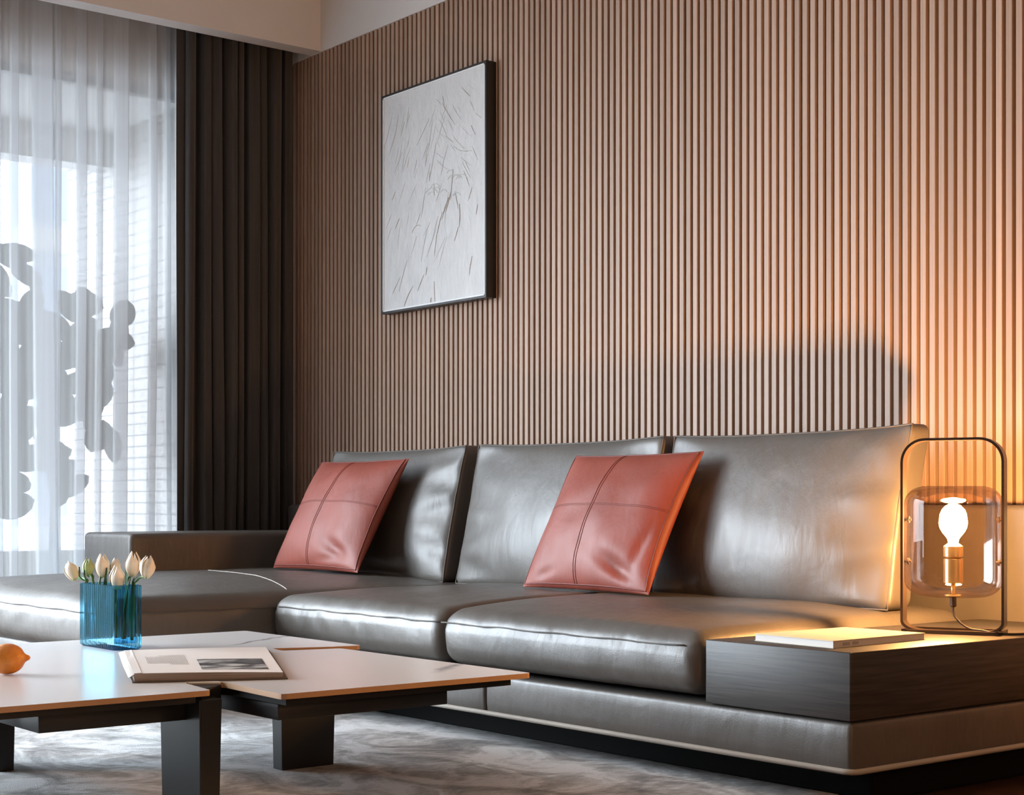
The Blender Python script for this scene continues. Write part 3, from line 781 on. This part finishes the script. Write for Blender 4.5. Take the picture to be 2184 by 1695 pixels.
for i in range(n1):
    for j in range(n2):
        f1 = bm.faces.new((top[i][j], top[i+1][j], top[i+1][j+1], top[i][j+1])); f1.material_index = 0
for i in range(n1):
    for j in (0, n2):
        f1 = bm.faces.new((top[i][j], top[i+1][j], bot[i+1][j], bot[i][j])); f1.material_index = 1
for j in range(n2):
    for i in (0, n1):
        f1 = bm.faces.new((top[i][j], top[i][j+1], bot[i][j+1], bot[i][j])); f1.material_index = 1
put('page_block', bm, None, bk, False, mats=[M['paper'], M['paper_edge']])
def patch(name, s0, s1, t0, t1, mat, lift=0.0006, n=6):
    bm = bmesh.new(); g = []
    for i in range(n+1):
        row = []
        for j in range(n+1):
            s, t = s0 + (s1-s0)*i/n, t0 + (t1-t0)*j/n; p = bq(s, t); row.append(bm.verts.new((p.x, p.y, book_h(s, t) + lift)))
        g.append(row)
    for i in range(n):
        for j in range(n): bm.faces.new((g[i][j], g[i+1][j], g[i+1][j+1], g[i][j+1]))
    return bm
put('printed_photo', patch('p', .46, .915, .10, .50, M['photo']), M['photo'], bk, False, label='black and white photograph printed on the page')
bm = bmesh.new()
for k in range(24):
    s0 = 0.12 + 0.275*k/24
    t1 = 0.70 if k > 7 else 0.66 - 0.02*(k % 3)
    t0 = 0.30 if k > 12 else 0.36
    b2 = patch('t', s0, s0 + 0.0048, t0, t1, None, 0.0007, 3)
    me = bpy.data.meshes.new('tmp'); b2.to_mesh(me); b2.free(); bm.from_mesh(me); bpy.data.meshes.remove(me)
put('text_block', bm, M['ink'], bk, False, label='column of small grey print')
bm = bmesh.new()
for k in range(4):   # loose curled leaves along the left edge
    pts0 = [bq(-0.012*k - .004, t/10) for t in range(11)]
    prev = None
    for t, p in enumerate(pts0):
        zt = book_h(0, t/10) - 0.003*k + 0.004*math.sin(t*0.5 + k)*(t/10)
        r_ = (bm.verts.new((p.x, p.y, zt)), bm.verts.new((*(bq(0.05, t/10).xy), book_h(0.05, t/10) + 0.0004 + 0.0002*(4-k))), )
        if prev: bm.faces.new((prev[0], prev[1], r_[1], r_[0]))
        prev = r_
put('curled_pages', bm, M['paper'], bk, True)

# ------------------------------------------------------------------ vase and tulips
vx0, vx1, vy0, vy1 = 1.905, 2.137, -1.962, -1.880
vs = empty('ribbed_vase', ((vx0+vx1)/2, (vy0+vy1)/2, ZT), 'blue ribbed rectangular glass vase holding white tulips on the coffee table', 'vase')
def vase_outline(inset, rib):
    base = rounded_poly([(vx0+inset, vy0+inset), (vx1-inset, vy0+inset), (vx1-inset, vy1-inset), (vx0+inset, vy1-inset)], 0.018, 6)
    # resample and push ribs
    pts = [Vector(p) for p in base]; L = sum((pts[(i+1) % len(pts)] - pts[i]).length for i in range(len(pts)))
    N = 480; out = []; i = 0; acc = 0.0
    for k in range(N):
        target = L*k/N
        while acc + (pts[(i+1) % len(pts)] - pts[i]).length < target:
            acc += (pts[(i+1) % len(pts)] - pts[i]).length; i += 1
        a, b = pts[i], pts[(i+1) % len(pts)]; q = a + (b-a)*((target-acc)/max(1e-9, (b-a).length))
        d = (b-a).normalized(); nrm = Vector((d.y, -d.x))
        q = q + nrm*rib*abs(math.sin(math.pi*k/N*48))
        out.append(q)
    return out
def ring_surface(bm, rings):
    V = [[bm.verts.new((p.x, p.y, z)) for p in ring] for ring, z in rings]; N = len(V[0])
    for A, B in zip(V, V[1:]):
        for k in range(N): bm.faces.new((A[k], A[(k+1) % N], B[(k+1) % N], B[k]))
    return V
bm = bmesh.new()
o_ = vase_outline(0, 0.0030); i_ = vase_outline(0.006, 0.0)
V = ring_surface(bm, [(vase_outline(0.004, 0), ZT), (o_, ZT + 0.006), (o_, ZT + 0.176), (vase_outline(0.003, 0), ZT + 0.178), (i_, ZT + 0.176), (i_, ZT + 0.018)])
bm.faces.new(V[0]); bm.faces.new(V[-1])
put('vase_body', bm, M['blue_glass'], vs, False)

def tulip(hx, hy, hz, tilt, size, label, green=False, sx=2.02, lane=-1.92, opening=0.0, seed=0):
    root = empty('tulip', (sx, lane, ZT + 0.022), label, 'flower', 'tulips in the blue vase')
    head = Vector((hx, hy, hz)); d = Vector((math.sin(tilt[0]), math.sin(tilt[1]), 1)).normalized()
    rot = d.to_track_quat('Z', 'Y')
    L = 0.052*size
    base = head - d*L*0.5
    st = Vector((sx, lane, ZT + 0.024))
    mid = Vector((st.x*0.6 + base.x*0.4, st.y, ZT + 0.165)); mid.x = max(vx0 + 0.014, min(vx1 - 0.014, mid.x))
    pts = []
    for k in range(17):
        t = k/16; pts.append(st*(1-t)**2 + (mid*2 - (st + base)*0.5)*2*t*(1-t) + base*t*t)
    for p in pts:
        if p.z < ZT + 0.187: p.x = max(vx0 + 0.012, min(vx1 - 0.012, p.x)); p.y = max(vy0 + 0.012, min(vy1 - 0.012, p.y))
    tube('stem', pts, 0.0028, M['stem'], root, 8)
    bm = bmesh.new()
    for k in range(6):
        inner = k % 2
        a = k*math.pi/3 + seed
        rad = (0.0150 if inner else 0.0178)*size
        rows = []
        nn = 12
        for j in range(nn + 1):
            t = j/nn
            r_ = rad*(math.sin(math.pi*min(1.0, 0.10 + 0.80*t))**0.75)*(1 + opening*t*t*0.8)*(1.02 if t < .6 else 1.02 - 0.75*(t - .6)*(1 - opening*.7))
            half = (0.66 if not inner else 0.60)*(math.sin(math.pi*(0.16 + 0.80*t))**0.7)*(1 if t < .97 else .4)
            row = []
            for m_ in range(7):
                q = (m_ - 3)/3; th = a + q*half*1.05
                rr_ = r_*(1 - 0.05*abs(q)) + 0.0006*math.sin(q*9)
                row.append(bm.verts.new(base + rot @ Vector((rr_*math.cos(th), rr_*math.sin(th), L*t*(1 - 0.10*q*q*t) + (0.004*size if not inner else 0)*t))))
            rows.append(row)
        for A, B in zip(rows, rows[1:]):
            for m_ in range(6): bm.faces.new((A[m_], A[m_+1], B[m_+1], B[m_]))
    put('bloom', bm, M['tulip_green'] if green else M['tulip'], root)
    for li in range(2):   # strap leaves rising beside the stem
        bm = bmesh.new(); sd = seed*1.7 + li*2.6
        lt = Vector((min(vx1 - 0.006, max(vx0 + 0.006, base.x*0.7 + st.x*0.3)) + 0.016*math.sin(sd*2.7), st.y + 0.010*math.cos(sd*2.3), ZT + 0.212 + 0.014*math.sin(sd*5.1)))
        prev = None
        for j in range(15):
            t = j/14
            c_ = st.lerp(lt, t) + Vector((0.010*math.sin(t*3 + sd), 0.004*math.cos(t*2 + sd), 0))
            w_ = 0.0125*math.sin(math.pi*(0.14 + 0.83*t))**0.8
            s_ = Vector((math.cos(sd*0.5), 0.35*math.sin(sd), 0))
            row = []
            for q in (-1, 0, 1):
                pv = c_ + s_*w_*q + (Vector((0, 0.003, 0)) if q == 0 else Vector((0, 0, 0)))
                if pv.z < ZT + 0.188: pv.x = max(vx0 + 0.012, min(vx1 - 0.012, pv.x)); pv.y = max(vy0 + 0.012, min(vy1 - 0.012, pv.y))
                row.append(bm.verts.new(pv))
            if prev:
                for m_ in range(2): bm.faces.new((prev[m_], prev[m_+1], row[m_+1], row[m_]))
            prev = row
        put('leaf', bm, M['leaf'], root)
    return root
tulip(1.812, -1.943, 0.506, (-0.95, -0.1), 1.15, 'cream tulip leaning far out over the window side of the blue vase', False, 1.925, -1.943, 0.25, 1)
tulip(1.892, -1.928, 0.519, (-0.10, 0.05), 0.98, 'greenish half-closed tulip bud beside the far-leaning tulip', True, 1.950, -1.928, 0.0, 2)
tulip(1.992, -1.932, 0.526, (-0.10, 0.0), 1.22, 'tall upright cream tulip in the middle of the blue vase', False, 1.985, -1.940, 0.0, 3)
tulip(2.003, -1.898, 0.524, (0.02, 0.0), 0.85, 'small cream tulip partly hidden behind the lowest bloom', False, 2.010, -1.898, 0.0, 4)
tulip(2.098, -1.936, 0.497, (0.10, -0.08), 1.20, 'lowest cream tulip at the front rim of the blue vase', False, 2.060, -1.938, 0.0, 5)
tulip(2.108, -1.895, 0.533, (0.14, 0.0), 1.26, 'tallest white tulip at the room side of the blue vase', False, 2.060, -1.900, 0.05, 6)
tulip(2.200, -1.895, 0.528, (0.38, 0.0), 1.16, 'white tulip with opening petals leaning toward the slatted wall', False, 2.105, -1.898, 0.35, 7)

# ------------------------------------------------------------------ fruit
bm = bmesh.new()
ax = Vector((0.55, 0.83, 0.05)).normalized(); rot = ax.to_track_quat('Z', 'Y'); ctr = Vector((2.540, -2.418, ZT + 0.0365))
prof = [(-0.046, 0.002), (-0.043, 0.010)] + [(-0.040 + 0.078*k/16, 0.0362*math.sqrt(max(0, 1 - ((-0.040 + 0.078*k/16)/0.0425)**2))) for k in range(1, 16)] + [(0.040, 0.0115), (0.045, 0.0075), (0.050, 0.0055), (0.053, 0.002)]
rings = []
for (z, r_) in prof:
    rings.append([bm.verts.new(ctr + rot @ Vector((r_*math.cos(2*math.pi*k/28)*(1 + .02*math.sin(3*k)), r_*math.sin(2*math.pi*k/28), z))) for k in range(28)])
for A, B in zip(rings, rings[1:]):
    for k in range(28): bm.faces.new((A[k], A[(k+1) % 28], B[(k+1) % 28], B[k]))
bm.faces.new(rings[0][::-1]); bm.faces.new(rings[-1])
tag(put('citrus_fruit', bm, M['orange']), 'orange citrus fruit with a pointed tip lying on the coffee table', 'fruit')

# ------------------------------------------------------------------ magazine on the side shelf
mg = empty('magazine', (3.69, -0.80, 0.369), 'closed magazine lying on the dark wooden side shelf in front of the lamp', 'magazine')
quad = [Vector((3.560, -0.958)), Vector((3.815, -0.975)), Vector((3.803, -0.622)), Vector((3.565, -0.632))]
bm = bmesh.new(); add_prism(bm, [tuple(q) for q in quad], 0.3705, 0.3850); put('pages', bm, M['paper'], mg, False)
bm = bmesh.new(); cc = sum(quad, Vector((0, 0)))/4
add_prism(bm, [tuple(cc + (q - cc)*1.012) for q in quad], 0.3851, 0.3866); add_prism(bm, [tuple(cc + (q - cc)*1.012) for q in quad], 0.3692, 0.3704)
put('cover', bm, M['magazine'], mg, False)
bm = bmesh.new()
for (s0, s1) in ((0.10, 0.17), (0.2, 0.26)):
    a, b = quad[1].lerp(quad[2], s0), quad[1].lerp(quad[2], s1)
    add_box(bm, (a.x - 0.001, a.y, 0.374), (a.x + 0.0012, b.y, 0.381))
put('spine_print', bm, M['ink'], mg, False)

# ------------------------------------------------------------------ lamp
LX, LY, LZ = 3.722, -0.393, 0.3695
lamp = empty('table_lamp', (LX, LY, LZ), 'lit table lamp with smoky glass cylinder in a tall bronze hoop on side shelf', 'lamp')
hd = Vector((math.cos(R(24)), math.sin(R(24)), 0)); hn = Vector((-hd.y, hd.x, 0))
def hoop_loop(hw, z0, z1, r, n=10):
    pts = []
    for (cx, cz, a0) in ((hw - r, z1 - r, 0), (-hw + r, z1 - r, 90), (-hw + r, z0 + r*0.45, 180), (hw - r, z0 + r*0.45, 270)):
        rz = r if cz > z0 + r else r*0.45
        for k in range(n + 1):
            a = R(a0 + 90*k/n); pts.append((cx + r*math.cos(a), cz + rz*math.sin(a)))
    return pts
bm = bmesh.new()
out, inn = hoop_loop(0.1305, LZ, 0.8700, 0.062), hoop_loop(0.1240, LZ + 0.006, 0.8635, 0.056)
D = 0.022
def hp(p, d): return Vector((LX, LY, 0)) + hd*p[0] + hn*d + Vector((0, 0, p[1]))
V = [[bm.verts.new(hp(p, d)) for p in ring] for ring, d in ((out, -D), (out, D), (inn, D), (inn, -D))]
N = len(out)
for a in range(4):
    A, B = V[a], V[(a+1) % 4]
    for k in range(N): bm.faces.new((A[k], A[(k+1) % N], B[(k+1) % N], B[k]))
auto(put('hoop_frame', bm, M['bronze'], lamp), 40)
bm = bmesh.new()   # rectangular foot of flat bar
ft = [(-0.116, -0.042), (0.118, -0.042), (0.118, 0.062), (-0.116, 0.062)]
for (a, b) in ((0, 1), (1, 2), (2, 3), (3, 0)):
    p, q = ft[a], ft[b]; d = (Vector(q) - Vector(p)).normalized(); nn_ = Vector((-d.y, d.x))*0.006
    cor = [Vector(p) - d*0.006 - nn_, Vector(q) + d*0.006 - nn_, Vector(q) + d*0.006 + nn_, Vector(p) - d*0.006 + nn_]
    add_prism(bm, [tuple((Vector((LX, LY, 0)) + hd*c_.x + hn*c_.y).xy) for c_ in cor], LZ + 0.0003, LZ + 0.009)
put('foot', bm, M['bronze'], lamp, False)
# glass: outer and inner wall
gz0, gz1, gr = 0.463, 0.7465, 0.1228
def gprof(r, z0, z1, c):
    return [(0.012, z0)] + [(r - c + c*math.sin(math.pi/2*k/8), z0 + c*(1 - math.cos(math.pi/2*k/8))*0.85) for k in range(9)] + [(r - c + c*math.cos(math.pi/2*k/8), z1 - c*0.85 + c*0.85*math.sin(math.pi/2*k/8)) for k in range(9)] + [(0.03, z1)]
bm = bmesh.new(); add_lathe(bm, gprof(gr, gz0, gz1, 0.052), LX, LY, 64, cap=False)
put('glass_shade', bm, M['smoke_glass'], lamp)
bm = bmesh.new(); add_lathe(bm, [(0.002, 0.600), (0.0125, 0.601), (0.0135, 0.610), (0.0180, 0.617), (0.0265, 0.627), (0.0335, 0.640), (0.0355, 0.652), (0.0340, 0.664), (0.0285, 0.675), (0.0190, 0.6835), (0.009, 0.687), (0.001, 0.688)], LX, LY, 32)
put('bulb', bm, M['bulb'], lamp, label='glowing round bulb')
bm = bmesh.new(); add_lathe(bm, [(0.010, 0.497), (0.0245, 0.498), (0.0245, 0.560), (0.020, 0.563), (0.0245, 0.566), (0.0245, 0.592), (0.014, 0.600)], LX, LY, 32)
auto(put('socket', bm, M['brass'], lamp))
bm = bmesh.new(); add_lathe(bm, [(0.006, 0.462), (0.006, 0.498)], LX, LY, 16); add_lathe(bm, [(0.022, 0.464), (0.022, 0.468), (0.012, 0.4695)], LX, LY, 24)
put('rod', bm, M['brass'], lamp)
bm = bmesh.new(); add_lathe(bm, [(0.0055, 0.436), (0.0085, 0.439), (0.0085, 0.462)], LX, LY, 16); auto(put('cord_grip', bm, M['bronze'], lamp))
for sgn in (-1, 1):
    for zz in (0.660, 0.552):
        c_ = Vector((LX, LY, zz)); bm = bmesh.new()
        add_tube(bm, [c_ + hd*sgn*0.108, c_ + hd*sgn*0.125], 0.0035, 10); add_tube(bm, [c_ + hd*sgn*0.112, c_ + hd*sgn*0.117], 0.0085, 14)
        auto(put('clamp_screw', bm, M['bronze'], lamp))
cordp = [(LX, LY, 0.440), (LX, LY, 0.425), (LX + 0.006, LY + 0.002, 0.410), (LX + 0.020, LY + 0.008, 0.394), (LX + 0.042, LY + 0.015, 0.382), (LX + 0.070, LY + 0.022, 0.3795), (LX + 0.11, LY + 0.028, 0.3745), (LX + 0.14, LY + 0.05, 0.3729), (LX + 0.16, LY + 0.11, 0.3729), (LX + 0.165, LY + 0.19, 0.3729)]
def smoothpts(p, n=6):
    p = [Vector(q) for q in p]; out = []
    for i in range(len(p) - 1):
        a, b, c_, d = p[max(0, i-1)], p[i], p[i+1], p[min(len(p)-1, i+2)]
        for k in range(n):
            t = k/n; out.append(0.5*((2*b) + (c_ - a)*t + (2*a - 5*b + 4*c_ - d)*t*t + (3*b - a - 3*c_ + d)*t**3))
    return out + [p[-1]]
tube('power_cord', smoothpts(cordp), 0.0030, M['cord'], lamp, 8)

# ------------------------------------------------------------------ light
w = bpy.data.worlds.new('overcast_sky'); S.world = w; w.use_nodes = True
nt = w.node_tree; bg = nt.nodes['Background']
tc = nd(nt, 'ShaderNodeTexCoord')
# thin overcast: far brighter on the sun's side (out to the left of the window, behind the camera's view)
dt = nd(nt, 'ShaderNodeVectorMath', operation='DOT_PRODUCT'); dt.inputs[1].default_value = Vector((-0.60, -0.66, 0.45)).normalized()
nt.links.new(tc.outputs['Generated'], dt.inputs[0])
nt.links.new(ramp(nt, dt.outputs['Value'], [(0.0, (0.84, 0.90, 0.97)), (0.45, (0.82, 0.91, 1.0)), (1.0, (0.81, 0.90, 1.0))]), bg.inputs['Color'])
mr = nd(nt, 'ShaderNodeMapRange', interpolation_type='SMOOTHSTEP'); mr.inputs['From Min'].default_value = 0.66; mr.inputs['From Max'].default_value = 0.99
mr.inputs['To Min'].default_value = 3.3; mr.inputs['To Max'].default_value = 27.0
nt.links.new(dt.outputs['Value'], mr.inputs['Value']); nt.links.new(mr.outputs[0], bg.inputs['Strength'])

def light(name, kind, loc, energy, col, **kw):
    d = bpy.data.lights.new(name, kind); d.energy = energy; d.color = col
    for k, v in kw.items():
        if hasattr(d, k): setattr(d, k, v)
    o = bpy.data.objects.new(name, d); COL.objects.link(o); o.location = loc
    return o
# sky portal in the unveiled part of the window
p = light('window_portal', 'AREA', (-0.96, -3.45, 1.35), 1, (1, 1, 1), shape='RECTANGLE', size=2.65, size_y=6.5)
p.rotation_euler = (0, R(-90), 0); p.data.cycles.is_portal = True
# warm recessed ceiling spots in the room
for (x, y, e) in ((6.6, -3.2, 34), (2.6, -2.7, 14), (4.6, -2.7, 18), (4.6, -4.8, 18)):
    s = light('ceiling_spot', 'SPOT', (x, y, 3.15), e, (1.0, 0.72, 0.46), spot_size=R(120), spot_blend=0.8, shadow_soft_size=0.05)

# unseen warm point light, added to tint the right-facing sides orange
light('warm_side_fill', 'POINT', (7.6, -1.9, 1.35), 52, (1.0, 0.55, 0.27), shadow_soft_size=0.12)

# ------------------------------------------------------------------ camera
cam = bpy.data.cameras.new('camera'); co = bpy.data.objects.new('camera', cam); COL.objects.link(co)
co.location = (6.22, -3.85, 0.70); co.rotation_euler = (R(90), 0, R(51.25))
cam.sensor_width = 36.0; cam.lens = 3417/2184*36; cam.shift_y = (1075 - 847.5)/2184; cam.clip_end = 200
S.camera = co
S.view_settings.view_transform = 'Standard'; S.view_settings.look = 'None'; S.view_settings.gamma = 1.0
S.view_settings.use_curve_mapping = False; S.view_settings.exposure = 0.18
S.cycles.max_bounces = 10; S.cycles.transparent_max_bounces = 24; S.cycles.diffuse_bounces = 5
S.cycles.caustics_reflective = False; S.cycles.caustics_refractive = False
S.cycles.sample_clamp_indirect = 6.0
S.cycles.use_denoising = True
